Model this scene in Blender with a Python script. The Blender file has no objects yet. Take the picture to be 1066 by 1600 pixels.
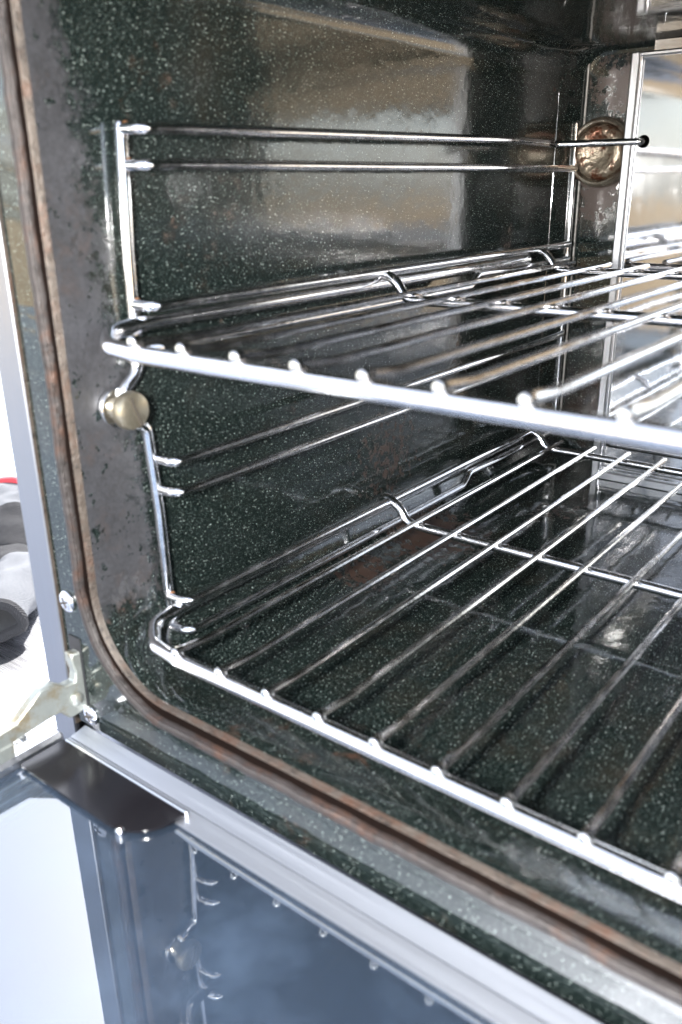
import bpy, bmesh, math, random
from mathutils import Vector, Matrix, noise
random.seed(7)
SC = bpy.context.scene
COL = SC.collection
R = math.radians

# ------------------------------------------------------------------ camera
YAW, PIT, ROL = R(38.094), R(21.219), R(-0.869)
fw = Vector((-math.sin(YAW)*math.cos(PIT), math.cos(YAW)*math.cos(PIT), -math.sin(PIT)))
rt = Vector((math.cos(YAW), math.sin(YAW), 0)); up = rt.cross(fw)
rt2 = rt*math.cos(ROL)+up*math.sin(ROL); up2 = up*math.cos(ROL)-rt*math.sin(ROL)
cd = bpy.data.cameras.new('camera'); cam = bpy.data.objects.new('camera', cd); COL.objects.link(cam)
m = Matrix.Identity(4)
for i in range(3):
    m[i][0] = rt2[i]; m[i][1] = up2[i]; m[i][2] = -fw[i]
m.translation = Vector((0.3585, 0, 0)); cam.matrix_world = m
cd.sensor_fit = 'VERTICAL'; cd.sensor_height = 36.0; cd.sensor_width = 24.0
cd.lens = 36.0*1320.66/1600.0
cd.clip_start = 0.01; cd.clip_end = 500
cd.dof.use_dof = True; cd.dof.focus_distance = 0.70; cd.dof.aperture_fstop = 8.5
SC.camera = cam

# ------------------------------------------------------------------ light
world = bpy.data.worlds.new('World'); SC.world = world; world.use_nodes = True
wn = world.node_tree.nodes; wl = world.node_tree.links
sky = wn.new('ShaderNodeTexSky'); sky.sky_type = 'NISHITA'; sky.sun_disc = False
sky.sun_elevation = R(48); sky.sun_rotation = R(200); sky.dust_density = 1.0; sky.air_density = 1.0; sky.altitude = 50
hsv = wn.new('ShaderNodeHueSaturation'); hsv.inputs['Saturation'].default_value = 0.45; hsv.inputs['Value'].default_value = 1.0   # hazy white sky
wl.new(sky.outputs[0], hsv.inputs['Color']); wl.new(hsv.outputs[0], wn['Background'].inputs[0]); wn['Background'].inputs[1].default_value = 0.15
SC.view_settings.view_transform = 'Standard'; SC.view_settings.look = 'None'
SC.view_settings.gamma = 1; SC.view_settings.use_curve_mapping = False
SC.view_settings.exposure = 2.3
SC.cycles.max_bounces = 8; SC.cycles.glossy_bounces = 6; SC.cycles.diffuse_bounces = 2; SC.cycles.transparent_max_bounces = 8
SC.cycles.caustics_reflective = True; SC.cycles.caustics_refractive = False; SC.cycles.sample_clamp_indirect = 6.0

def flash():
    """the camera's flash head, on the left of the upright-held camera"""
    ld = bpy.data.lights.new('camera_flash', 'AREA'); ld.shape = 'RECTANGLE'
    ld.size = 0.022; ld.size_y = 0.045; ld.energy = 1.8; ld.color = (1, 0.985, 0.96)
    o = bpy.data.objects.new('camera_flash', ld); COL.objects.link(o)
    o.matrix_world = m.copy(); o.location = Vector((0.3585, 0, 0)) - rt2*0.075 + up2*0.005
flash()
sd = bpy.data.lights.new('sun', 'SUN'); sd.energy = 3.4; sd.angle = R(0.6); sd.color = (1, 0.96, 0.90)
so = bpy.data.objects.new('sun', sd); COL.objects.link(so)
# the sun stands behind the oven's left rear: it lights the bench and ground, not the cavity
SUN_DIR = Vector((-0.42, 0.55, 0.74)).normalized()
so.rotation_euler = SUN_DIR.to_track_quat('Z', 'Y').to_euler()
sky.sun_elevation = math.asin(SUN_DIR.z); sky.sun_rotation = math.atan2(SUN_DIR.x, SUN_DIR.y)

# ------------------------------------------------------------------ materials
class NT:
    def __init__(s, name):
        s.m = bpy.data.materials.new(name); s.m.use_nodes = True
        s.n = s.m.node_tree.nodes; s.l = s.m.node_tree.links
        s.p = s.n['Principled BSDF']; s.out = s.n['Material Output']
        s.tc = s.n.new('ShaderNodeTexCoord').outputs['Object']
    def link(s, a, b): s.l.new(a, b)
    def mapped(s, scale=(1, 1, 1), loc=(0, 0, 0), rot=(0, 0, 0)):
        k = s.n.new('ShaderNodeMapping'); k.inputs['Scale'].default_value = scale; k.inputs['Location'].default_value = loc; k.inputs['Rotation'].default_value = rot
        s.link(s.tc, k.inputs[0]); return k.outputs[0]
    def noise(s, scale, detail=3, rough=.5, vec=None, dist=0):
        k = s.n.new('ShaderNodeTexNoise'); k.inputs['Scale'].default_value = scale; k.inputs['Detail'].default_value = detail
        k.inputs['Roughness'].default_value = rough; k.inputs['Distortion'].default_value = dist
        s.link(vec or s.tc, k.inputs['Vector']); return k.outputs['Fac']
    def voro(s, scale, feature='F1', vec=None):
        k = s.n.new('ShaderNodeTexVoronoi'); k.feature = feature; k.inputs['Scale'].default_value = scale
        s.link(vec or s.tc, k.inputs['Vector']); return k
    def ramp(s, fac, stops, interp='LINEAR'):
        k = s.n.new('ShaderNodeValToRGB'); k.color_ramp.interpolation = interp
        e = k.color_ramp.elements
        while len(e) < len(stops): e.new(0.5)
        for a, (pos, c) in zip(e, stops):
            a.position = pos; a.color = (c, c, c, 1) if isinstance(c, (int, float)) else (*c, 1)
        s.link(fac, k.inputs[0]); return k.outputs[0]
    def math(s, op, a, b=0.0, c=0.0, clamp=False):
        k = s.n.new('ShaderNodeMath'); k.operation = op; k.use_clamp = clamp
        for i, v in enumerate((a, b, c)):
            if isinstance(v, (int, float)): k.inputs[i].default_value = v
            else: s.link(v, k.inputs[i])
        return k.outputs[0]
    def mix(s, fac, a, b):
        k = s.n.new('ShaderNodeMix'); k.data_type = 'RGBA'
        for sock, v in ((k.inputs['Factor'], fac), (k.inputs[6], a), (k.inputs[7], b)):
            if isinstance(v, (int, float)): sock.default_value = v
            elif isinstance(v, tuple): sock.default_value = (*v, 1)
            else: s.link(v, sock)
        return k.outputs[2]
    def bump(s, h, strength, dist=.001):
        k = s.n.new('ShaderNodeBump'); k.inputs['Strength'].default_value = strength; k.inputs['Distance'].default_value = dist
        s.link(h, k.inputs['Height']); s.link(k.outputs[0], s.p.inputs['Normal']); return k
    def sep(s):
        k = s.n.new('ShaderNodeSeparateXYZ'); s.link(s.tc, k.inputs[0]); return k.outputs
    def set(s, **kw):
        names = dict(color='Base Color', rough='Roughness', metal='Metallic', ior='IOR', spec='Specular IOR Level', coat='Coat Weight', trans='Transmission Weight')
        for k, v in kw.items():
            sock = s.p.inputs[names[k]]
            if isinstance(v, (int, float)): sock.default_value = v
            elif isinstance(v, tuple): sock.default_value = (*v, 1)
            else: s.link(v, sock)
        return s.m

def enamel(name, dust=False, rust=0.0, ior=1.6, stains=()):
    t = NT(name)
    base = t.mix(t.noise(9, 4), (.0031, .0055, .0051), (.0056, .0090, .0083))
    def specks(scale, lo, hi, keep, seed):
        vv = t.mapped(loc=(seed*.1, seed*.07, seed*.03), rot=(.61, .83, .37))
        v = t.voro(scale, vec=vv)
        dot = t.ramp(v.outputs['Distance'], [(lo, 1.0), (hi, 0.0)])
        sel = t.n.new('ShaderNodeSeparateColor'); t.link(v.outputs['Color'], sel.inputs[0])
        pick = t.ramp(sel.outputs[0], [(keep, 0.0), (min(keep+.25, 1), 1.0)])
        return t.math('MULTIPLY', dot, pick)
    s1 = specks(1150, .11, .23, .38, 0.0)
    s2 = specks(1500, .20, .42, .35, 3.3)
    s3 = specks(640, .09, .17, .45, 9.1)
    c = t.mix(t.math('MULTIPLY', s2, .45), base, (.075, .095, .086))
    c = t.mix(t.math('MULTIPLY', s1, .9), c, (.24, .30, .275))
    c = t.mix(s3, c, (.60, .68, .63))
    # greyed and brown films of baked-on grease
    film = t.ramp(t.noise(14, 4, .65), [(.52, 0.0), (.75, 1.0)])
    c = t.mix(t.math('MULTIPLY', film, .35), c, (.035, .026, .018))
    rough = t.math('ADD', t.math('MULTIPLY', t.noise(40, 3, .7), .10), .035)
    if dust: rough = t.math('ADD', rough, t.math('ADD', t.math('MULTIPLY', t.noise(11, 3), .06), .0))
    if rust > 0:
        rm = t.ramp(t.noise(22, 8, .75), [(.60-rust*.12, 0.0), (.68-rust*.08, 1.0)])
        rm = t.math('MULTIPLY', rm, t.ramp(t.noise(5, 2), [(.48, 0.0), (.60, 1.0)]))
        c = t.mix(t.math('MULTIPLY', rm, .8), c, (.05, .022, .012))
        rough = t.math('ADD', rough, t.math('MULTIPLY', rm, .35))
    for (cx, cy, cz, rad, dens) in stains:      # baked-on spill marks
        d = t.n.new('ShaderNodeVectorMath'); d.operation = 'DISTANCE'; t.link(t.tc, d.inputs[0]); d.inputs[1].default_value = (cx, cy, cz)
        near = t.math('SUBTRACT', 1.0, t.math('DIVIDE', d.outputs['Value'], rad), clamp=True)
        sm = t.math('MULTIPLY', t.ramp(t.math('ADD', t.noise(150, 5, .8), t.math('MULTIPLY', near, dens)), [(.70, 0.0), (.80, 1.0)]), t.ramp(near, [(.0, 0.0), (.25, 1.0)]))
        c = t.mix(t.math('MULTIPLY', sm, .85), c, (.030, .013, .007))
        rough = t.math('ADD', rough, t.math('MULTIPLY', sm, .4))
    if dust:
        x, y, z = t.sep()
        edge = t.math('ADD', y, t.math('MULTIPLY', t.math('SUBTRACT', t.noise(62, 7, .85), .5), .085))
        edge = t.math('ADD', edge, t.math('MULTIPLY', t.math('ADD', z, .05), .085))      # the bloom reaches deeper low down
        k = t.ramp(edge, [(.255, 1.0), (.265, 0.0)])
        # chipped spots show the enamel again
        chip = t.ramp(t.noise(95, 5, .75), [(.590, 0.0), (.630, 1.0)])
        k = t.math('MULTIPLY', k, t.math('SUBTRACT', 1.0, chip))
        zz = t.n.new('ShaderNodeMapRange'); zz.inputs[1].default_value = -.214; zz.inputs[2].default_value = -.206
        t.link(t.math('ADD', z, t.math('MULTIPLY', t.math('SUBTRACT', t.noise(60, 6, .75), .5), .045)), zz.inputs[0])
        k = t.math('MULTIPLY', k, zz.outputs[0])
        dustc = t.mix(t.ramp(t.math('ADD', t.math('MULTIPLY', t.noise(520, 4, .85), .65), t.math('MULTIPLY', t.noise(24, 4, .7), .35)), [(.38, 0.0), (.62, 1.0)]), (.005, .005, .006), (.030, .030, .0345))
        brown = t.ramp(t.noise(30, 5, .75), [(.54, 0.0), (.68, 1.0)])
        dustc = t.mix(t.math('MULTIPLY', brown, .35), dustc, (.040, .020, .011))
        c = t.mix(k, c, dustc)
        rough = t.math('ADD', rough, t.math('MULTIPLY', k, .42))
    h = t.math('ADD', t.noise(30, 3), t.math('MULTIPLY', t.noise(150, 2), .12))
    if dust: h = t.math('ADD', h, t.math('MULTIPLY', t.math('MULTIPLY', k, t.noise(420, 3, .7)), .22))
    t.bump(h, .10, .004)
    return t.set(color=c, rough=rough, ior=ior)

def chrome(name, tint=(.88, .88, .90), heat=.25, rough=.06, rust=.25):
    t = NT(name)
    c = t.mix(t.math('MULTIPLY', t.ramp(t.noise(18, 5, .65), [(.45, 0.0), (.70, 1.0)]), heat), tint, (.34, .27, .21))
    c = t.mix(t.math('MULTIPLY', t.ramp(t.noise(75, 6, .75), [(.66, 0.0), (.74, 1.0)]), rust), c, (.16, .06, .02))
    r = t.math('ADD', t.math('MULTIPLY', t.ramp(t.noise(90, 6, .7), [(.45, 0.0), (.75, 1.0)]), .22), rough)
    t.bump(t.noise(260, 4, .6), .10, .0006)
    return t.set(color=c, rough=r, metal=1.0)

def steel(name, tint=(.62, .63, .66), rough=.22, axis=2, streak=.25):
    t = NT(name)
    sc = [420, 420, 420]; sc[axis] = 6
    g = t.noise(1, 5, .6, vec=t.mapped(tuple(sc)))
    c = t.mix(t.noise(6, 4), tint, tuple(v*.82 for v in tint))
    r = t.math('ADD', t.math('MULTIPLY', g, streak), rough)
    t.bump(t.math('ADD', g, t.math('MULTIPLY', t.noise(12, 3), 2.0)), .05, .0008)
    return t.set(color=c, rough=r, metal=1.0)

M = {}
ZFLOOR = -.254
M['enamel'] = enamel('speckled_enamel', rust=.3, stains=[(.038, .515, ZFLOOR, .085, .42), (.042, .43, ZFLOOR, .05, .36), (.10, .62, ZFLOOR, .06, .25), (.03, .75, .100, .06, .22)])
M['enamel_side'] = enamel('speckled_enamel_side', dust=True, rust=.1, ior=1.75, stains=[(.013, .50, -.19, .10, .26), (.013, .60, -.13, .06, .22), (.014, .745, .07, .05, .20), (.013, .250, -.205, .030, .27)])
M['enamel_back'] = enamel('speckled_enamel_back', rust=1.6, stains=[(.0425, .79, -.010, .050, .44), (.055, .79, .075, .060, .38)])
M['chrome'] = chrome('chrome_wire')
M['chrome_rack'] = chrome('chrome_rack_wire', heat=.35, rough=.06)
M['chrome_rung'] = chrome('chrome_rung_wire', tint=(.78, .76, .74), heat=.6, rough=.075, rust=.35)
M['steel'] = steel('brushed_steel')
M['steel_trim'] = steel('trim_steel', tint=(.30, .31, .34), rough=.24)
M['strip'] = steel('satin_strip', tint=(.62, .64, .69), rough=.36, axis=0)
M['steel_door'] = steel('door_steel', tint=(.66, .67, .70), rough=.20, axis=0)
M['bench'] = steel('bench_steel', tint=(.52, .53, .57), rough=.20, axis=0, streak=.15)

def baffle_mat():
    t = NT('baffle_steel')
    g = t.noise(1, 4, .6, vec=t.mapped((300, 300, 8)))
    c = t.mix(t.noise(9, 5), (.80, .80, .82), (.70, .69, .69))
    rm = t.ramp(t.noise(34, 8, .75), [(.70, 0.0), (.73, 1.0)])
    c = t.mix(rm, c, (.20, .07, .04))
    r = t.math('ADD', t.math('MULTIPLY', g, .05), t.math('MULTIPLY', t.noise(26, 4, .7), .05))
    r = t.math('ADD', r, t.math('MULTIPLY', rm, .5))
    t.bump(t.math('ADD', t.math('MULTIPLY', g, .12), t.math('MULTIPLY', t.noise(9, 2), 3.0)), .08, .0015)
    return t.set(color=c, rough=r, metal=1.0)
M['baffle'] = baffle_mat()

def worn_lip(name, a, b, rust):
    t = NT(name)
    c = t.mix(t.noise(60, 6, .7), a, b)
    rm = t.ramp(t.noise(45, 7, .75), [(.50, 0.0), (.66, 1.0)])
    c = t.mix(t.math('MULTIPLY', rm, rust), c, (.070, .032, .018))
    ch = t.ramp(t.noise(85, 6, .8), [(.53, 0.0), (.64, 1.0)])
    c = t.mix(t.math('MULTIPLY', ch, .8), c, (.010, .008, .007))
    t.bump(t.noise(170, 6, .7), .8, .0015)
    return t.set(color=c, rough=t.math('ADD', t.math('MULTIPLY', t.noise(80, 4), .3), .22), metal=.35)
M['lip_outer'] = worn_lip('outer_lip_metal', (.022, .018, .017), (.050, .042, .039), .8)
M['lip_inner'] = worn_lip('inner_lip_metal', (.040, .031, .025), (.085, .068, .054), .8)
t = NT('groove_soot'); M['groove'] = t.set(color=t.mix(t.noise(90, 6, .7), (.002, .0013, .0011), (.009, .004, .0025)), rough=.9, spec=.1)
t = NT('zinc_hinge')
zc = t.mix(t.noise(120, 6, .7), (.26, .28, .26), (.38, .39, .36))
zc = t.mix(t.ramp(t.noise(70, 6, .7), [(.50, 0.0), (.66, .8)]), zc, (.24, .18, .09))
t.bump(t.noise(200, 5, .7), .35, .001)
M['zinc'] = t.set(color=zc, rough=.42, metal=.75)
t = NT('nickel_screw')
nc = t.mix(t.noise(150, 6, .8), (.26, .23, .17), (.52, .47, .37))
t.bump(t.noise(300, 5), .3, .0006)
M['nickel'] = t.set(color=nc, rough=.30, metal=.9)
t = NT('slot_shadow'); M['slot'] = t.set(color=(.035, .028, .02), rough=.8)
t = NT('black_plate')
t.bump(t.noise(40, 3), .04, .001)
M['black_plate'] = t.set(color=(.007, .0065, .008), rough=t.math('ADD', t.math('MULTIPLY', t.noise(30, 5), .14), 0.10), ior=1.45)
t = NT('dark_cavity'); M['dark'] = t.set(color=(.012, .012, .014), rough=.7)
t = NT('red_hem'); M['red'] = t.set(color=(.55, .05, .06), rough=.9)

def glass_mat(name, refl, tint, trans):
    """coated pane: mirror-like top coat over a clear sheet"""
    t = NT(name); t.n.remove(t.p)
    g = t.n.new('ShaderNodeBsdfGlossy'); g.inputs['Roughness'].default_value = .012; g.inputs['Color'].default_value = (*tint, 1)
    tr = t.n.new('ShaderNodeBsdfTransparent'); tr.inputs['Color'].default_value = (*trans, 1)
    fr = t.n.new('ShaderNodeFresnel'); fr.inputs['IOR'].default_value = refl
    mx = t.n.new('ShaderNodeMixShader')
    t.link(fr.outputs[0], mx.inputs[0]); t.link(tr.outputs[0], mx.inputs[1]); t.link(g.outputs[0], mx.inputs[2])
    sm = t.ramp(t.noise(16, 6, .7), [(.45, 0.0), (.8, .10)])
    df = t.n.new('ShaderNodeBsdfDiffuse'); df.inputs['Color'].default_value = (.20, .28, .41, 1)
    mx2 = t.n.new('ShaderNodeMixShader'); t.link(t.math('ADD', sm, .07), mx2.inputs[0]); t.link(mx.outputs[0], mx2.inputs[1]); t.link(df.outputs[0], mx2.inputs[2])
    t.link(mx2.outputs[0], t.out.inputs[0]); return t.m
M['glass'] = glass_mat('coated_glass', 2.45, (.96, .98, 1.0), (.75, .82, .90))
t = NT('outer_panel'); M['outer_panel'] = t.set(color=t.mix(t.noise(8, 4), (.012, .022, .044), (.027, .042, .072)), rough=.8, spec=.05)
def lamp_mat():
    t = NT('lamp_glass')
    c = t.mix(t.noise(60, 6, .7), (.17, .135, .095), (.32, .28, .22))
    rm = t.ramp(t.noise(55, 7, .75), [(.47, 0.0), (.58, 1.0)])
    c = t.mix(rm, c, (.11, .04, .02))
    t.bump(t.noise(240, 4), .8, .002)
    return t.set(color=c, rough=.18, metal=.6)
M['lamp'] = lamp_mat()
t = NT('lamp_ring')
M['lamp_ring'] = t.set(color=t.mix(t.ramp(t.noise(40, 6, .7), [(.45, 0.0), (.6, 1.0)]), (.34, .31, .25), (.10, .05, .03)), rough=.25, metal=.8)

def knit(name, a, b):
    t = NT(name)
    wv = t.n.new('ShaderNodeTexWave'); wv.inputs['Scale'].default_value = 240; wv.inputs['Distortion'].default_value = 3
    wv.bands_direction = 'X'; t.link(t.tc, wv.inputs[0])
    c = t.mix(t.math('MULTIPLY', wv.outputs['Fac'], .5), a, b)
    c = t.mix(t.math('MULTIPLY', t.noise(300, 4, .7), .5), c, tuple(v*.7 for v in a))
    t.bump(t.math('ADD', wv.outputs['Fac'], t.noise(260, 3)), .6, .002)
    return t.set(color=c, rough=.95)
M['knit'] = knit('grey_knit', (.115, .12, .132), (.21, .217, .235))
M['knit_dark'] = knit('dark_coating', (.02, .02, .023), (.038, .038, .042))

# ------------------------------------------------------------------ mesh helpers
def link_mesh(name, verts, faces, mat, parent=None, smooth=True, sharp=None):
    me = bpy.data.meshes.new(name); me.from_pydata([tuple(v) for v in verts], [], faces); me.update()
    bm = bmesh.new(); bm.from_mesh(me); bmesh.ops.recalc_face_normals(bm, faces=bm.faces); bm.to_mesh(me); bm.free()
    if smooth:
        me.polygons.foreach_set('use_smooth', [True]*len(me.polygons))
        if sharp is not None: me.set_sharp_from_angle(angle=R(sharp))
    me.materials.append(M[mat] if isinstance(mat, str) else mat)
    o = bpy.data.objects.new(name, me); COL.objects.link(o)
    if parent: o.parent = parent
    return o

def empty(name, loc=(0, 0, 0)):
    o = bpy.data.objects.new(name, None); o.empty_display_size = .02; o.location = loc; COL.objects.link(o); return o
def tag(o, label, cat, group=None):
    o['label'] = label; o['category'] = cat
    if group: o['group'] = group
    return o

class G:
    def __init__(s): s.v = []; s.f = []
    def add(s, v, f):
        b = len(s.v); s.v += [Vector(p) for p in v]; s.f += [tuple(i+b for i in q) for q in f]; return s
    def box(s, lo, hi, bev=0.0):
        bm = bmesh.new(); bmesh.ops.create_cube(bm, size=1)
        for v in bm.verts: v.co = Vector([(lo[i]+hi[i])/2 + v.co[i]*(hi[i]-lo[i]) for i in range(3)])
        if bev: bmesh.ops.bevel(bm, geom=bm.edges[:], offset=bev, segments=1, affect='EDGES', profile=.5)
        bm.verts.index_update()
        s.add([v.co.copy() for v in bm.verts], [[v.index for v in f.verts] for f in bm.faces]); bm.free(); return s
    def tube(s, pts, r, seg=10, closed=False, cap=True, dome=False):
        pts = [Vector(p) for p in pts]; n = len(pts)
        tang = []
        for i in range(n):
            a = pts[i-1] if (i or closed) else pts[i]; b = pts[(i+1) % n] if (i < n-1 or closed) else pts[i]
            tang.append((b-a).normalized())
        nrm = tang[0].orthogonal().normalized(); rings = []
        for i in range(n):
            if i: nrm = tang[i-1].rotation_difference(tang[i]) @ nrm
            nrm = (nrm - tang[i]*nrm.dot(tang[i])).normalized(); bi = tang[i].cross(nrm)
            rr = r[i] if isinstance(r, (list, tuple)) else r
            rings.append([pts[i]+nrm*math.cos(2*math.pi*k/seg)*rr+bi*math.sin(2*math.pi*k/seg)*rr for k in range(seg)])
        if dome and not closed:
            def dm(ring, c, d, rr):
                out = []
                for a in (.4, .8, 1.15):
                    out.append([c+(p-c)*math.cos(a)+d*math.sin(a)*rr for p in ring])
                return out
            r0 = r[0] if isinstance(r, (list, tuple)) else r; r1 = r[-1] if isinstance(r, (list, tuple)) else r
            rings = dm(rings[0], pts[0], -tang[0], r0)[::-1] + rings + dm(rings[-1], pts[-1], tang[-1], r1)
        v = [p for g in rings for p in g]; f = []; N = len(rings)
        for i in range(N if closed else N-1):
            j = (i+1) % N
            for k in range(seg):
                f.append((i*seg+k, i*seg+(k+1) % seg, j*seg+(k+1) % seg, j*seg+k))
        if cap and not closed:
            f.append(tuple(range(seg))[::-1]); f.append(tuple((N-1)*seg+k for k in range(seg)))
        return s.add(v, f)
    def lathe(s, prof, origin, axis='X', seg=32):
        """prof: (radius, height) along axis"""
        v = []; f = []
        for (rr, h) in prof:
            for k in range(seg):
                a = 2*math.pi*k/seg; c, d = math.cos(a)*rr, math.sin(a)*rr
                p = {'X': (h, c, d), 'Y': (c, h, d), 'Z': (c, d, h)}[axis]
                v.append(Vector(origin)+Vector(p))
        for i in range(len(prof)-1):
            for k in range(seg):
                f.append((i*seg+k, i*seg+(k+1) % seg, (i+1)*seg+(k+1) % seg, (i+1)*seg+k))
        f.append(tuple(range(seg))); f.append(tuple((len(prof)-1)*seg+k for k in range(seg)))
        return s.add(v, f)
    def prism(s, poly, ext):
        n = len(poly); e = Vector(ext)
        v = [Vector(p) for p in poly]+[Vector(p)+e for p in poly]
        f = [tuple(range(n)), tuple(range(n, 2*n))[::-1]]+[(i, (i+1) % n, n+(i+1) % n, n+i) for i in range(n)]
        return s.add(v, f)
    def loft(s, rings, closed=False):
        n = len(rings[0]); v = [p for g in rings for p in g]; f = []
        for i in range(len(rings)-1):
            for k in range(n if closed else n-1):
                f.append((i*n+k, i*n+(k+1) % n, (i+1)*n+(k+1) % n, (i+1)*n+k))
        return s.add(v, f)
    def build(s, name, mat, parent=None, smooth=True, sharp=35):
        return link_mesh(name, s.v, s.f, mat, parent, smooth, sharp)

def fillet(pts, rad, n=6):
    pts = [Vector(p) for p in pts]; out = [pts[0]]
    for i in range(1, len(pts)-1):
        a, b, c = pts[i-1], pts[i], pts[i+1]
        r_ = rad[i-1] if isinstance(rad, (list, tuple)) else rad
        d1 = (a-b).normalized(); d2 = (c-b).normalized()
        ang = d1.angle(d2)
        if ang > 3.1 or r_ <= 0: out.append(b); continue
        tl = min(r_/math.tan(ang/2), .48*(a-b).length, .48*(c-b).length)
        p, q_ = b+d1*tl, b+d2*tl
        for k in range(n+1):
            u = k/n
            out.append(p*(1-u)**2 + b*2*u*(1-u)*1.0 + q_*u*u)
    out.append(pts[-1]); return out

# ------------------------------------------------------------------ dimensions (metres)
YF = .230                      # plane of the front frame
XL, XR = .013, .790            # cavity side walls
ZF, ZC = -.254, .104           # cavity floor and ceiling
YB = .790                      # back wall
GZ = -.284                     # top of the door's inner glass
BZ = -.430                     # bench top

def rr_parts(x0, x1, z0, z1, rb, rtop, y, n=14, st=10):
    """rounded rectangle in XZ split into left wall, ceiling, right wall, floor polylines"""
    def arc(cx, cz, r, a0, a1, k):
        return [Vector((cx+r*math.cos(R(a0+(a1-a0)*i/k)), y, cz+r*math.sin(R(a0+(a1-a0)*i/k)))) for i in range(k+1)]
    def line(a, b): return [a.lerp(b, i/st) for i in range(1, st)]
    bl1 = arc(x0+rb, z0+rb, rb, 225, 180, n//2); tl0 = arc(x0+rtop, z1-rtop, rtop, 180, 135, n//2)
    tl1 = arc(x0+rtop, z1-rtop, rtop, 135, 90, n//2); tr0 = arc(x1-rtop, z1-rtop, rtop, 90, 45, n//2)
    tr1 = arc(x1-rtop, z1-rtop, rtop, 45, 0, n//2); br0 = arc(x1-rb, z0+rb, rb, 0, -45, n//2)
    br1 = arc(x1-rb, z0+rb, rb, -45, -90, n//2); bl0 = arc(x0+rb, z0+rb, rb, 270, 225, n//2)
    return dict(left=bl1+line(bl1[-1], tl0[0])+tl0, ceil=tl1+line(tl1[-1], tr0[0])+tr0,
                right=tr1+line(tr1[-1], br0[0])+br0, floor=br1+line(br1[-1], bl0[0])+bl0)
def rr_loop(x0, x1, z0, z1, rb, rtop, y, st=10):
    p = rr_parts(x0, x1, z0, z1, rb, rtop, y, 28 if st > 10 else 14, st); out = []
    for k in ('left', 'ceil', 'right', 'floor'): out += p[k][:-1]
    return out

# ================================================================== OVEN
oven = empty('oven', (.4, .5, BZ))
tag(oven, 'open built-in oven with dark green speckled enamel cavity and steel side trim', 'oven')
def kid(o, parent=None):
    """parent keeping world placement"""
    parent = parent or oven
    o.parent = parent; o.matrix_parent_inverse = Matrix.Translation(-Vector(parent_loc(parent))); return o
def parent_loc(p):
    v = Vector((0, 0, 0)); q = p
    while q is not None:
        if q.type == 'EMPTY': v += q.location
        q = q.parent
    return v
def part(g, name, mat, parent=None, **kw):
    o = g.build(name, mat, None, **kw)
    parent = parent or oven
    o.parent = parent
    if parent.type == 'EMPTY': o.matrix_parent_inverse = Matrix.Translation(-parent.location)
    return o

# cavity liner: a rolled lip at the mouth, straight walls, chamfered rear corners
IN = dict(x0=XL, x1=XR, z0=-.246, z1=.096)
rows = []
def row(y, dx, z0, z1, rb, rtp): rows.append(rr_parts(XL+dx, XR-dx, z0, z1, rb, rtp, y))
row(YF+.0032, 0, -.2462, .0965, .050, .030)
row(YF+.0085, 0, -.2465, .097, .050, .030)
row(YF+.018, 0, -.2495, .100, .049, .027)
row(YF+.028, 0, -.2530, .103, .047, .024)
row(YF+.036, 0, ZF, ZC, .045, .022)
for k in range(1, 13): row(YF+.036+(.750-YF-.036)*k/12, 0, ZF, ZC, .045-.013*k/12, .022)
row(.7515, .0004, ZF, ZC, .032, .022)
row(.770, .0040, ZF, ZC, .030, .020)
row(.7860, .0072, ZF, ZC, .028, .018)
row(.7895, .0088, ZF+.001, ZC-.001, .028, .018)
row(YB, .0108, ZF+.004, ZC-.004, .027, .017)
parts = dict(left=('left_wall', 'enamel_side'), ceil=('ceiling', 'enamel'), right=('right_wall', 'enamel_side'), floor=('cavity_floor', 'enamel'))
for key, (nm, mt) in parts.items():
    part(G().loft([r_[key] for r_ in rows]), nm, mt, sharp=25)
# back wall
bk = rr_loop(XL+.0107, XR-.0107, ZF+.0039, ZC-.0039, .027, .017, YB)
g = G(); g.add(bk, [tuple(range(len(bk)))]); g.add([p+Vector((0, .004, 0)) for p in bk], [tuple(range(len(bk)))[::-1]])
back = part(g, 'back_wall', 'enamel_back', smooth=False)

# pressed bead and folded seam at the left rear corner
M['bead'] = worn_lip('corner_bead_metal', (.16, .15, .14), (.34, .33, .31), .5)
part(G().tube(fillet([(XL+.0002, .7525, -.236), (XL+.0002, .7525, .074), (XL+.0030, .764, .094), (XL+.0090, .788, .0985)], .02, 8), .0009, 8), 'corner_bead', 'enamel')
part(G().tube([(XL+.0098, .7885, -.236), (XL+.0098, .7885, .0975)], .0011, 8), 'corner_seam', 'bead')
# front frame: enamel flange, rolled outer lip, soot groove, inner lip
def loop(o, y):   # o = distance outward from the cavity mouth
    pts = rr_loop(XL-o, XR+o, -.2462-o, .0965+o, .050+o, .030+o, y, 150)
    ref = rr_loop(XL, XR, -.2462, .0965, .050, .030, YF, 150)
    return [p+(noise.noise_vector(b*60)*.0006+noise.noise_vector(b*210)*.0003)*min(1, max(0, o/.006)) for p, b in zip(pts, ref)]
part(G().loft([loop(-.0003, YF+.0034), loop(.0001, YF+.0022), loop(.0004, YF+.0008), loop(.0009, YF-.0002), loop(.0015, YF+.0004), loop(.0017, YF+.0022)], True), 'inner_lip', 'lip_inner', sharp=50)
part(G().loft([loop(.0015, YF+.0018), loop(.0018, YF+.0110), loop(.0078, YF+.0110), loop(.0086, YF-.0008)], True), 'seal_groove', 'groove', sharp=50)
part(G().loft([loop(.0083, YF+.0024), loop(.0086, YF-.0007), loop(.0090, YF-.0011), loop(.0099, YF-.0015), loop(.0112, YF-.0019), loop(.0128, YF-.0014), loop(.0140, YF+.0010)], True), 'outer_lip', 'lip_outer', sharp=50)
FX0, FX1, FZ0, FZ1 = -.018, .821, -.2855, .140
inner = loop(.0136, YF); nI = len(inner)
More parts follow.
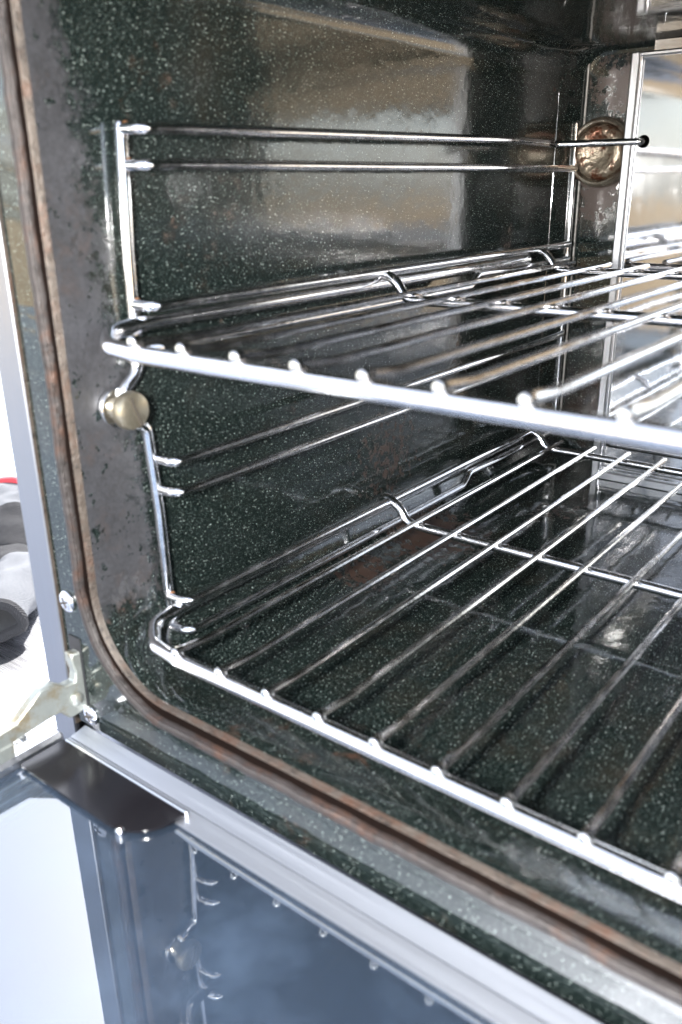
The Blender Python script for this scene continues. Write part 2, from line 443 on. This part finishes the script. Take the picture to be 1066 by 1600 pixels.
def outer_of(p):
    cx, cz = (XL+XR)/2, -.075
    # push straight out to the rectangular edge
    d = Vector((p.x-cx, 0, p.z-cz)); s_ = min(abs((FX1-cx if d.x > 0 else FX0-cx)/d.x) if abs(d.x) > 1e-6 else 1e9, abs((FZ1-cz if d.z > 0 else FZ0-cz)/d.z) if abs(d.z) > 1e-6 else 1e9)
    return Vector((cx+d.x*s_, YF, cz+d.z*s_))
outer = [outer_of(p) for p in inner]
g = G(); g.loft([inner, outer, [p+Vector((0, .003, 0)) for p in outer]], True)
frame = part(g, 'front_frame', 'enamel', sharp=40)
# fixing screws in the frame
def pan_screw(x, z, rad, parent):
    o = part(G().lathe([(rad*.62, .0), (rad, -.0004), (rad, -.0011), (rad*.86, -.0021), (rad*.5, -.0027), (rad*.02, -.0029)], (x, YF, z), 'Y', 24), 'frame_screw', 'chrome', parent, sharp=40)
    g = G()
    for a in (20, 110):
        c, d = math.cos(R(a))*rad*.5, math.sin(R(a))*rad*.5; nx, nz = -math.sin(R(a))*rad*.08, math.cos(R(a))*rad*.08
        g.prism([(x+c+nx, YF-.0031, z+d+nz), (x+c-nx, YF-.0031, z+d-nz), (x-c-nx, YF-.0031, z-d-nz), (x-c+nx, YF-.0031, z-d+nz)], (0, .0007, 0))
    part(g, 'screw_recess', 'slot', o, smooth=False)
pan_screw(-.0095, -.2075, .0062, frame)
pan_screw(-.0025, -.2770, .0060, frame)
# hinge slot
part(G().box((-.0135, YF-.0006, -.272), (-.0035, YF+.002, -.2290), .0), 'hinge_slot', 'dark', frame, smooth=False)

# outer casing
side = part(G().box((-.0385, YF-.0020, BZ+.006), (-.0182, YF+.0010, .180), .0006), 'side_trim', 'steel_trim')
part(G().box((-.0182, YF-.0014, -.2885), (-.0172, YF+.0020, .150), .0), 'trim_edge', 'lip_inner', side, smooth=False)
part(G().box((-.0385, YF+.0012, BZ+.006), (-.0372, .860, .180)), 'side_panel', 'steel', smooth=False)
part(G().box((-.0370, YF+.0012, .1788), (.8408, .860, .180)), 'top_panel', 'steel', smooth=False)
part(G().box((.8410, YF-.0020, BZ+.006), (.8423, .860, .180)), 'side_panel', 'steel', smooth=False)
part(G().box((.8212, YF-.0020, BZ+.006), (.8408, YF+.0010, .1786), .0006), 'side_trim', 'steel_trim')
part(G().box((-.0370, .8580, BZ+.006), (.8408, .8598, .1786)), 'rear_panel', 'steel', smooth=False)
part(G().box((-.0180, YF+.0008, .1402), (.8210, YF+.004, .1786), .0006), 'top_trim', 'steel_trim')
part(G().box((-.0180, YF+.006, BZ+.006), (.8210, YF+.010, -.2895), .0006), 'base_panel', 'steel')
for fx in (.0, .80):
    for fy in (.29, .81):
        part(G().lathe([(.016, 0), (.018, .002), (.018, .008), (.012, .010)], (fx, fy, BZ), 'Z', 16), 'foot', 'dark')

# rear baffle
BY = .722
bx0, bx1, bz0, bz1 = .0935, .7095, -.246, .0875
bg = G()
# sheet with the locating hole: ring of quads around the hole
hx, hz, hr = .1015, .0278, .0048
NH = 24
hole = [Vector((hx+hr*math.cos(2*math.pi*k/NH), BY, hz+hr*math.sin(2*math.pi*k/NH))) for k in range(NH)]
def sq(k, s):
    a = 2*math.pi*k/NH; c, d = math.cos(a), math.sin(a); q_ = max(abs(c), abs(d)); return Vector((hx+s*c/q_, BY, hz+s*d/q_))
sqr = [sq(k, .010) for k in range(NH)]
bg.loft([[p+Vector((0, .0012, 0)) for p in hole], hole, sqr], True)
hx0, hx1, hz0, hz1 = hx-.010, hx+.010, hz-.010, hz+.010
for (a, b, c, d) in ((bx0, hx0, bz0, bz1), (hx1, bx1, bz0, bz1), (hx0, hx1, bz0, hz0), (hx0, hx1, hz1, bz1)):
    bg.add([(a, BY, c), (b, BY, c), (b, BY, d), (a, BY, d)], [(0, 1, 2, 3)])
baf = part(bg, 'fan_baffle', 'baffle', smooth=False)
def hem(pts, w, name='hem'):
    part(G().tube(pts, w, 10), name, 'baffle', baf, sharp=60)
def hemstrip(lo, hi): part(G().box(lo, hi, .0012), 'hem', 'steel_door', baf)
hemstrip((bx0-.0075, BY-.0030, bz0-.008), (bx0-.0002, BY+.0030, bz1+.004))
hemstrip((bx0+.0008, BY-.0018, bz0+.001), (bx0+.0026, BY+.0004, bz1-.001))
hemstrip((bx0, BY-.0026, bz1), (bx1, BY+.0030, bz1+.0038))
hemstrip((bx0, BY-.0030, bz0-.0085), (bx1, BY+.0030, bz0-.0002))
hemstrip((bx0, BY-.0018, bz0+.0030), (bx1, BY+.0004, bz0+.0052))
hemstrip((bx1+.0002, BY-.0030, bz0-.008), (bx1+.0075, BY+.0030, bz1+.004))
# side returns of the baffle box
part(G().box((bx0-.0070, BY+.0032, bz0), (bx0-.0055, YB-.0005, bz1)), 'return_flange', 'baffle', baf, smooth=False)
part(G().box((bx1+.0055, BY+.0032, bz0), (bx1+.0070, YB-.0005, bz1)), 'return_flange', 'baffle', baf, smooth=False)
# panel above the baffle, a narrow gap under the ceiling
part(G().box((.0945, .744, .080), (.7085, .7452, .1015), .0003), 'upper_panel', 'baffle', baf)

# oven lamp at the rear
lx, lz, lr = .0425, .0225, .0292
lamp = part(G().lathe([(lr, .0), (lr, -.006), (lr*.97, -.0105), (lr*.90, -.0125), (lr*.84, -.0120), (lr*.80, -.0095), (lr*.79, -.0080)], (lx, YB, lz), 'Y', 40), 'lamp_cover', 'lamp_ring', sharp=30)
part(G().lathe([(lr*.80, -.0060), (lr*.78, -.0100), (lr*.70, -.0140), (lr*.55, -.0150), (lr*.40, -.0125), (lr*.2, -.0110), (lr*.01, -.0108)], (lx, YB, lz), 'Y', 40), 'lamp_lens', 'lamp', lamp, sharp=80)

# ================================================================== RACK SUPPORT (left wall)
sup = empty('rack_support', (.020, .270, -.254))
tag(sup, 'chrome wire rack support hung on the left oven wall', 'rack support')
PX = .0182
wire = fillet([(PX, .2745, .0265), (PX, .2715, -.031), (PX, .2705, -.086), (PX-.0002, .2600, -.0945), (PX-.0002, .2600, -.1110), (PX, .2720, -.1155), (PX, .2750, -.164), (PX, .2765, -.2400)], [.05, .05, .008, .006, .006, .008, .05], 8)
part(G().tube(wire, .0030, 14, dome=True), 'post', 'chrome', sup)
RPY, RPX = .7785, .0205
part(G().tube([(RPX, RPY, .047), (RPX, RPY+.002, -.08), (RPX, RPY+.003, -.2500)], .0023, 12, dome=True), 'post', 'chrome', sup)
heights = [.0250, .0095, -.0535, -.0735, -.1335, -.1505, -.2145, -.2330]
RX = .0330
for i, z in enumerate(heights):
    zl = z
    fy = .2745 if z > 0 else (.2712 if z > -.1 else .2755)
    pts = [(PX+.001, fy, z), (RX-.0008, fy+.0012, z-.0004), (RX, fy+.020, z)]
    if i in (3, 7):      # lower rails are joggled as a rack stop
        pts += [(RX, .560, z), (RX, .578, z), (RX-.0012, .590, z+.0075), (RX-.0012, .606, z+.0075), (RX, .640, z+.007)]
        zl = z+.007
    if i == 0:
        pts += [(RX, .690, z+.001), (RX-.004, .735, z+.0005), (RX-.006, .745, z)]
        pts = [(PX+.001, fy, z), (RX-.0008, fy+.0012, z-.0004), (RX, fy+.020, z), (RX, .640, z+.004), (RX-.003, .700, z+.0035), (.032, .712, .0278), (.060, .7165, .0278), (hx-.001, BY-.0035, .0278), (hx, BY+.010, .0278)]
        path = fillet(pts, [.010, .03, .1, .02, .010, .02, .004], 6)
    else:
        pts += [(RX, .738, zl), (RX-.002, .757, zl), (RPX+.001, RPY-.001, zl)]
        path = fillet(pts, .010, 6)
    part(G().tube(path, .0028, 12), 'rail', 'chrome', sup)
# weld rust beads
t = NT('weld_rust'); M['weld'] = t.set(color=(.13, .055, .018), rough=.7)
for z in heights[:3]+heights[6:7]:
    fy = .2745 if z > 0 else (.2712 if z > -.1 else .2755)
    part(G().lathe([(.0004, -.0014), (.0016, -.0009), (.0019, 0), (.0014, .0010), (.0003, .0013)], (PX+.0030, fy+.0006, z+.0015), 'X', 10), 'weld', 'weld', sup)
# retaining screw with slotted head
scx, scy, scz = .0135, .2575, -.1030
scr = part(G().lathe([(.0062, 0), (.0062, .0085), (.0090, .0090), (.0096, .0102), (.0096, .0132), (.0090, .0150), (.0070, .0160), (.0003, .0163)], (scx, scy, scz), 'X', 40), 'retaining_screw', 'nickel', sup, sharp=32)
part(G().lathe([(.0066, 0), (.0102, .0006), (.0104, .0030), (.0100, .0036), (.0062, .0038)], (scx-.0003, scy, scz), 'X', 36), 'washer', 'chrome', scr, sharp=40)
a = R(108); dvec = Vector((0, math.cos(a), math.sin(a))); nv = Vector((0, -math.sin(a), math.cos(a)))
c0 = Vector((scx+.0163, scy, scz))
part(G().prism([c0+dvec*.0078+nv*.0008, c0+dvec*.0078-nv*.0008, c0-dvec*.0078-nv*.0008, c0-dvec*.0078+nv*.0008], (.0004, 0, 0)), 'screw_slot', 'slot', scr, smooth=False)

# ================================================================== RACKS
def make_rack():
    root = empty('oven_rack', (0, 0, 0))
    RW = .0041
    xl, xr, yf, ym, yb = .0265, .7765, .2440, .4717, .6983
    fr = fillet([(xl, .690, .004), (xl, .330, .004), (xl, .285, .004), (xl-.0005, yf+.0125, .0022), (xl+.0125, yf+.0018, -.0018), (.060, yf, -.0025), (.30, yf, -.0025), (.743, yf, -.0025), (xr-.0125, yf+.0018, -.0018), (xr+.0005, yf+.0125, .0022), (xr, .285, .004), (xr, .330, .004), (xr, .690, .004)], [0, .02, .014, .014, .03, 0, .03, .014, .014, .02, 0], 8)
    part(G().tube(fr, RW, 16, dome=True), 'frame', 'chrome_rack', root)
    # stop hook of side wire is bent in towards the first rung
    for y in (ym, yb):
        zc = -.0042
        hk = [(xl-.001, y+.004, .0092), (xl+.004, y+.002, .0112), (.042, y, .0072), (.050, y, zc), (.30, y, zc), (.753, y, zc), (.761, y, .0072), (xr-.004, y+.002, .0112), (xr+.001, y+.004, .0092)]
        part(G().tube(fillet(hk, .012, 7), .0033, 12, dome=True), 'crossbar', 'chrome_rack', root)
    rung = None
    for i in range(23):
        x = .0607+.031*i
        if rung is None:
            rg = G().tube([(0, yf-.0015, .0034), (0, yf+.004, .0026), (0, yf+.020, .0012), (0, .47, .0010), (0, yb+.010, .0010)], [.0027, .0024, .0021, .0021, .0021], 10, dome=True)
            rung = part(rg, 'rung', 'chrome_rung', root); o = rung
        else:
            o = rung.copy(); COL.objects.link(o)
        o.location = (x, 0, 0)
    return root
rack = make_rack()
rack.location = (0, 0, -.2237)
tag(rack, 'lower chrome wire oven rack, just above the speckled cavity floor', 'oven rack', 'oven racks')
bpy.context.view_layer.update()
for ch in list(rack.children): ch.matrix_parent_inverse = Matrix.Identity(4)
r2 = rack.copy(); COL.objects.link(r2); r2.location = (.0, -.0070, -.0657)
r2['label'] = 'upper chrome wire oven rack, its bright front rail blurred nearest the camera'
for ch in rack.children:
    c = ch.copy(); COL.objects.link(c); c.parent = r2; c.matrix_parent_inverse = Matrix.Identity(4)

# ================================================================== DOOR (dropped open)
DX0, DX1, DY0, DY1 = -.034, .838, -.300, .2255
dg = G()
for (a, b) in ((DX0, -.0034), (DX1-.0316, DX1)): dg.box((a, DY0, GZ-.034), (b, DY1-.013, GZ+.0055), .0022)
dg.box((-.0030, DY0, GZ-.034), (DX1-.032, DY0+.029, GZ+.004), .002)
door = part(dg, 'door', 'steel_door'); door['label'] = 'dropped open door with mirror-like dark glass and steel edges'
part(G().box((-.003, DY0+.03, GZ-.004), (DX1-.032, DY1-.001, GZ), .0006), 'inner_glass', 'glass', door)
part(G().box((-.0045, DY0+.031, GZ-.034), (DX1-.031, DY1-.001, GZ-.022)), 'outer_panel', 'outer_panel', door, smooth=False)
# steel strips under the hinge edge of the glass, a dark seam between
part(G().prism([(-.002, .2146, GZ+.0004), (-.002, .2246, GZ+.0004), (-.002, .2246, GZ+.0030), (-.002, .2146, GZ+.0014)], (DX1-.031, 0, 0)), 'edge_strip', 'strip', door, smooth=False)
part(G().prism([(-.002, .2040, GZ+.0003), (-.002, .2140, GZ+.0003), (-.002, .2140, GZ+.0011), (-.002, .2040, GZ+.0006)], (DX1-.031, 0, 0)), 'edge_strip', 'strip', door, smooth=False)
# upstand at the hinge edge
part(G().box((-.0025, DY1-.0008, GZ-.034), (DX1-.033, DY1+.0010, GZ+.0012), .0004), 'hinge_edge', 'steel_door', door)
# black corner plate with one rounded corner
zb = GZ+.0016
pl = [(-.0005, .1825), (.072, .1825)]
for k in range(1, 9):
    a = R(-90+90*k/8); pl.append((.072+.024*math.cos(a), .2065+.024*math.sin(a)))
pl += [(.0975, .2085), (-.0005, .2115)]
part(G().prism([(x, y, zb) for x, y in pl], (0, 0, .0016)), 'corner_plate', 'black_plate', door, sharp=40)
part(G().box((.0005, .2092, zb-.0012), (.0975, .2112, zb+.0024), .0005), 'plate_edge', 'steel_door', door)
part(G().lathe([(.0022, 0), (.0022, .0030), (.0012, .0042)], (.0800, .1835, GZ), 'Z', 14), 'clip_pin', 'chrome', door)
# hinge hook
hk = [(.2240, -.2362), (.2290, -.2375), (.2325, -.2345), (.2345, -.2424), (.2350, -.2526), (.2352, -.2661), (.2327, -.2716), (.2250, -.2742), (.2182, -.2742), (.2130, -.2675), (.2053, -.2678), (.1850, -.2700), (.1500, -.2705), (.1500, -.2620), (.1870, -.2600), (.1967, -.2533), (.2033, -.2485), (.2116, -.2484), (.2177, -.2532), (.2242, -.2537), (.2255, -.2482), (.2240, -.2414)]
bm = bmesh.new()
vs = [bm.verts.new((-.0115, y, z)) for y, z in hk]; f = bm.faces.new(vs)
ex = bmesh.ops.extrude_face_region(bm, geom=[f]); bmesh.ops.translate(bm, verts=[e for e in ex['geom'] if isinstance(e, bmesh.types.BMVert)], vec=(.0065, 0, 0))
bmesh.ops.recalc_face_normals(bm, faces=bm.faces)
bmesh.ops.bevel(bm, geom=[e for e in bm.edges], offset=.0008, segments=1, affect='EDGES', profile=.5)
me = bpy.data.meshes.new('hinge_hook'); bm.to_mesh(me); bm.free(); me.materials.append(M['zinc'])
me.polygons.foreach_set('use_smooth', [True]*len(me.polygons)); me.set_sharp_from_angle(angle=R(40))
hinge = bpy.data.objects.new('hinge_hook', me); COL.objects.link(hinge); hinge.parent = door
part(G().lathe([(.0040, 0), (.0040, .0012), (.0028, .0024), (.0003, .0028)], (-.0050, .2235, -.2640), 'X', 18), 'hinge_rivet', 'zinc', door, sharp=40)
part(G().box((-.0125, -.05, GZ+.0058), (-.0040, .1840, GZ+.0150), .0012), 'hinge_arm', 'zinc', door)
def rivet(x, y): part(G().lathe([(.0046, 0), (.0043, .0014), (.0030, .0028), (.0003, .0034)], (x, y, GZ+.0054), 'Z', 18), 'rivet', 'chrome', door, sharp=50)
rivet(-.0170, .1930); rivet(-.0170, .120)

# ================================================================== GROUND
t = NT('paving')
pc = t.mix(t.noise(1.2, 6, .6), (.42, .30, .17), (.56, .44, .28))
M['paving'] = t.set(color=pc, rough=.9)
gr = G().add([(-60, -60, -1.32), (60, -60, -1.32), (60, 60, -1.32), (-60, 60, -1.32)], [(0, 1, 2, 3)]).build('ground', 'paving', None, smooth=False); gr['kind'] = 'structure'
# ================================================================== BENCH AND GLOVES
g = G().box((-3.2, -1.25, BZ-.03), (1.2, 2.6, BZ), .004)
bench = g.build('bench', 'bench', None); bench['kind'] = 'structure'

def glove(name, path, widths, thick, label, cuff_mat, palm_from, seed):
    """flattened knitted tube: open cuff, hand, fingers"""
    rnd = random.Random(seed)
    root = empty(name, (path[0][0], path[0][1], BZ))
    P = [Vector(p) for p in path]; n = len(P); seg = 28
    # resample
    Q = []; Wd = []; Th = []
    for i in range(n-1):
        for k in range(6):
            u = k/6; Q.append(P[i].lerp(P[i+1], u)); Wd.append(widths[i]*(1-u)+widths[i+1]*u); Th.append(thick[i]*(1-u)+thick[i+1]*u)
    Q.append(P[-1]); Wd.append(widths[-1]); Th.append(thick[-1])
    for _ in range(4):
        Q = [Q[0]]+[(Q[i-1]+Q[i]*2+Q[i+1])/4 for i in range(1, len(Q)-1)]+[Q[-1]]
    rings = []
    ph = [rnd.uniform(0, 6.28) for _ in range(4)]
    for i, c in enumerate(Q):
        t_ = (Q[min(i+1, len(Q)-1)]-Q[max(i-1, 0)]).normalized(); sd_ = t_.cross(Vector((0, 0, 1))).normalized(); u_ = sd_.cross(t_).normalized()
        ring = []
        for k in range(seg):
            a = 2*math.pi*k/seg
            wr = 1+.07*math.sin(3*a+ph[0]+i*.5)+.05*math.sin(5*a+ph[1]-i*.8)+.05*math.sin(i*1.3+ph[2]+2*a)
            p = c+sd_*math.cos(a)*Wd[i]*wr+u_*math.sin(a)*Th[i]*wr
            p.z = max(p.z, BZ+.0012+.0004*math.sin(k))
            ring.append(p)
        rings.append(ring)
    def seglo(a, b, nm, mt, inner=False):
        part(G().loft(rings[a:b+1], True), nm, mt, root)
    N = len(rings)
    # inside of cuff
    ci = [[(p-Q[i])*.86+Q[i] for p in rings[i]] for i in (0, 2, 5)]
    part(G().loft(ci, True), 'cuff_lining', 'knit', root)
    gg = G(); gg.tube([(p-Q[0])*.95+Q[0] for p in rings[0]], .0060, 8, closed=True)
    part(gg, 'cuff_hem', cuff_mat, root)
    seglo(0, palm_from, 'sleeve', 'knit')
    seglo(palm_from, N-1, 'palm', 'knit_dark')
    part(G().add(rings[-1], [tuple(range(seg))]), 'palm_end', 'knit_dark', root)
    # fingers
    end = Q[-1]; d = (Q[-1]-Q[-4]).normalized(); sd_ = d.cross(Vector((0, 0, 1))).normalized()
    for k, (off, ln) in enumerate(((-.75, .055), (-.25, .070), (.25, .075), (.75, .066))):
        b0 = end+sd_*off*widths[-1]-d*.012; b1 = b0+d*ln*.5+sd_*off*.012; b2 = b0+d*ln+sd_*off*.02
        for b in (b1, b2): b.z = BZ+.0115
        b0.z = max(b0.z, BZ+.012)
        part(G().tube(fillet([b0, b1, b2], .02, 5), .0100, 12, dome=True), 'finger', 'knit_dark', root)
    mi = len(Q)*2//3
    tb = Q[mi]+sd_*widths[-1]*.8; tb.z = BZ+.014; tm = tb+d*.03+sd_*.028; te = tm+d*.035+sd_*.004
    tm.z = te.z = BZ+.012
    part(G().tube(fillet([tb, tm, te], .02, 5), .0115, 12, dome=True), 'thumb', 'knit_dark', root)
    tag(root, label, 'glove', 'work gloves on the bench')
    return root
glove('work_glove', [(-.383, .380, BZ+.026), (-.424, .427, BZ+.027), (-.462, .465, BZ+.026), (-.502, .470, BZ+.022), (-.552, .455, BZ+.019)], [.025, .027, .031, .036, .036], [.022, .023, .021, .019, .016],
      'pale grey knitted work glove with dark-hemmed open cuff facing out on the bench', 'knit_dark', 14, 3)
glove('work_glove', [(-.628, .550, BZ+.046), (-.598, .527, BZ+.046), (-.572, .512, BZ+.044), (-.545, .508, BZ+.036), (-.515, .515, BZ+.024)], [.040, .042, .042, .040, .036], [.030, .030, .028, .022, .017],
      'grey work glove with red hem lying behind the open-cuffed glove', 'red', 13, 11)
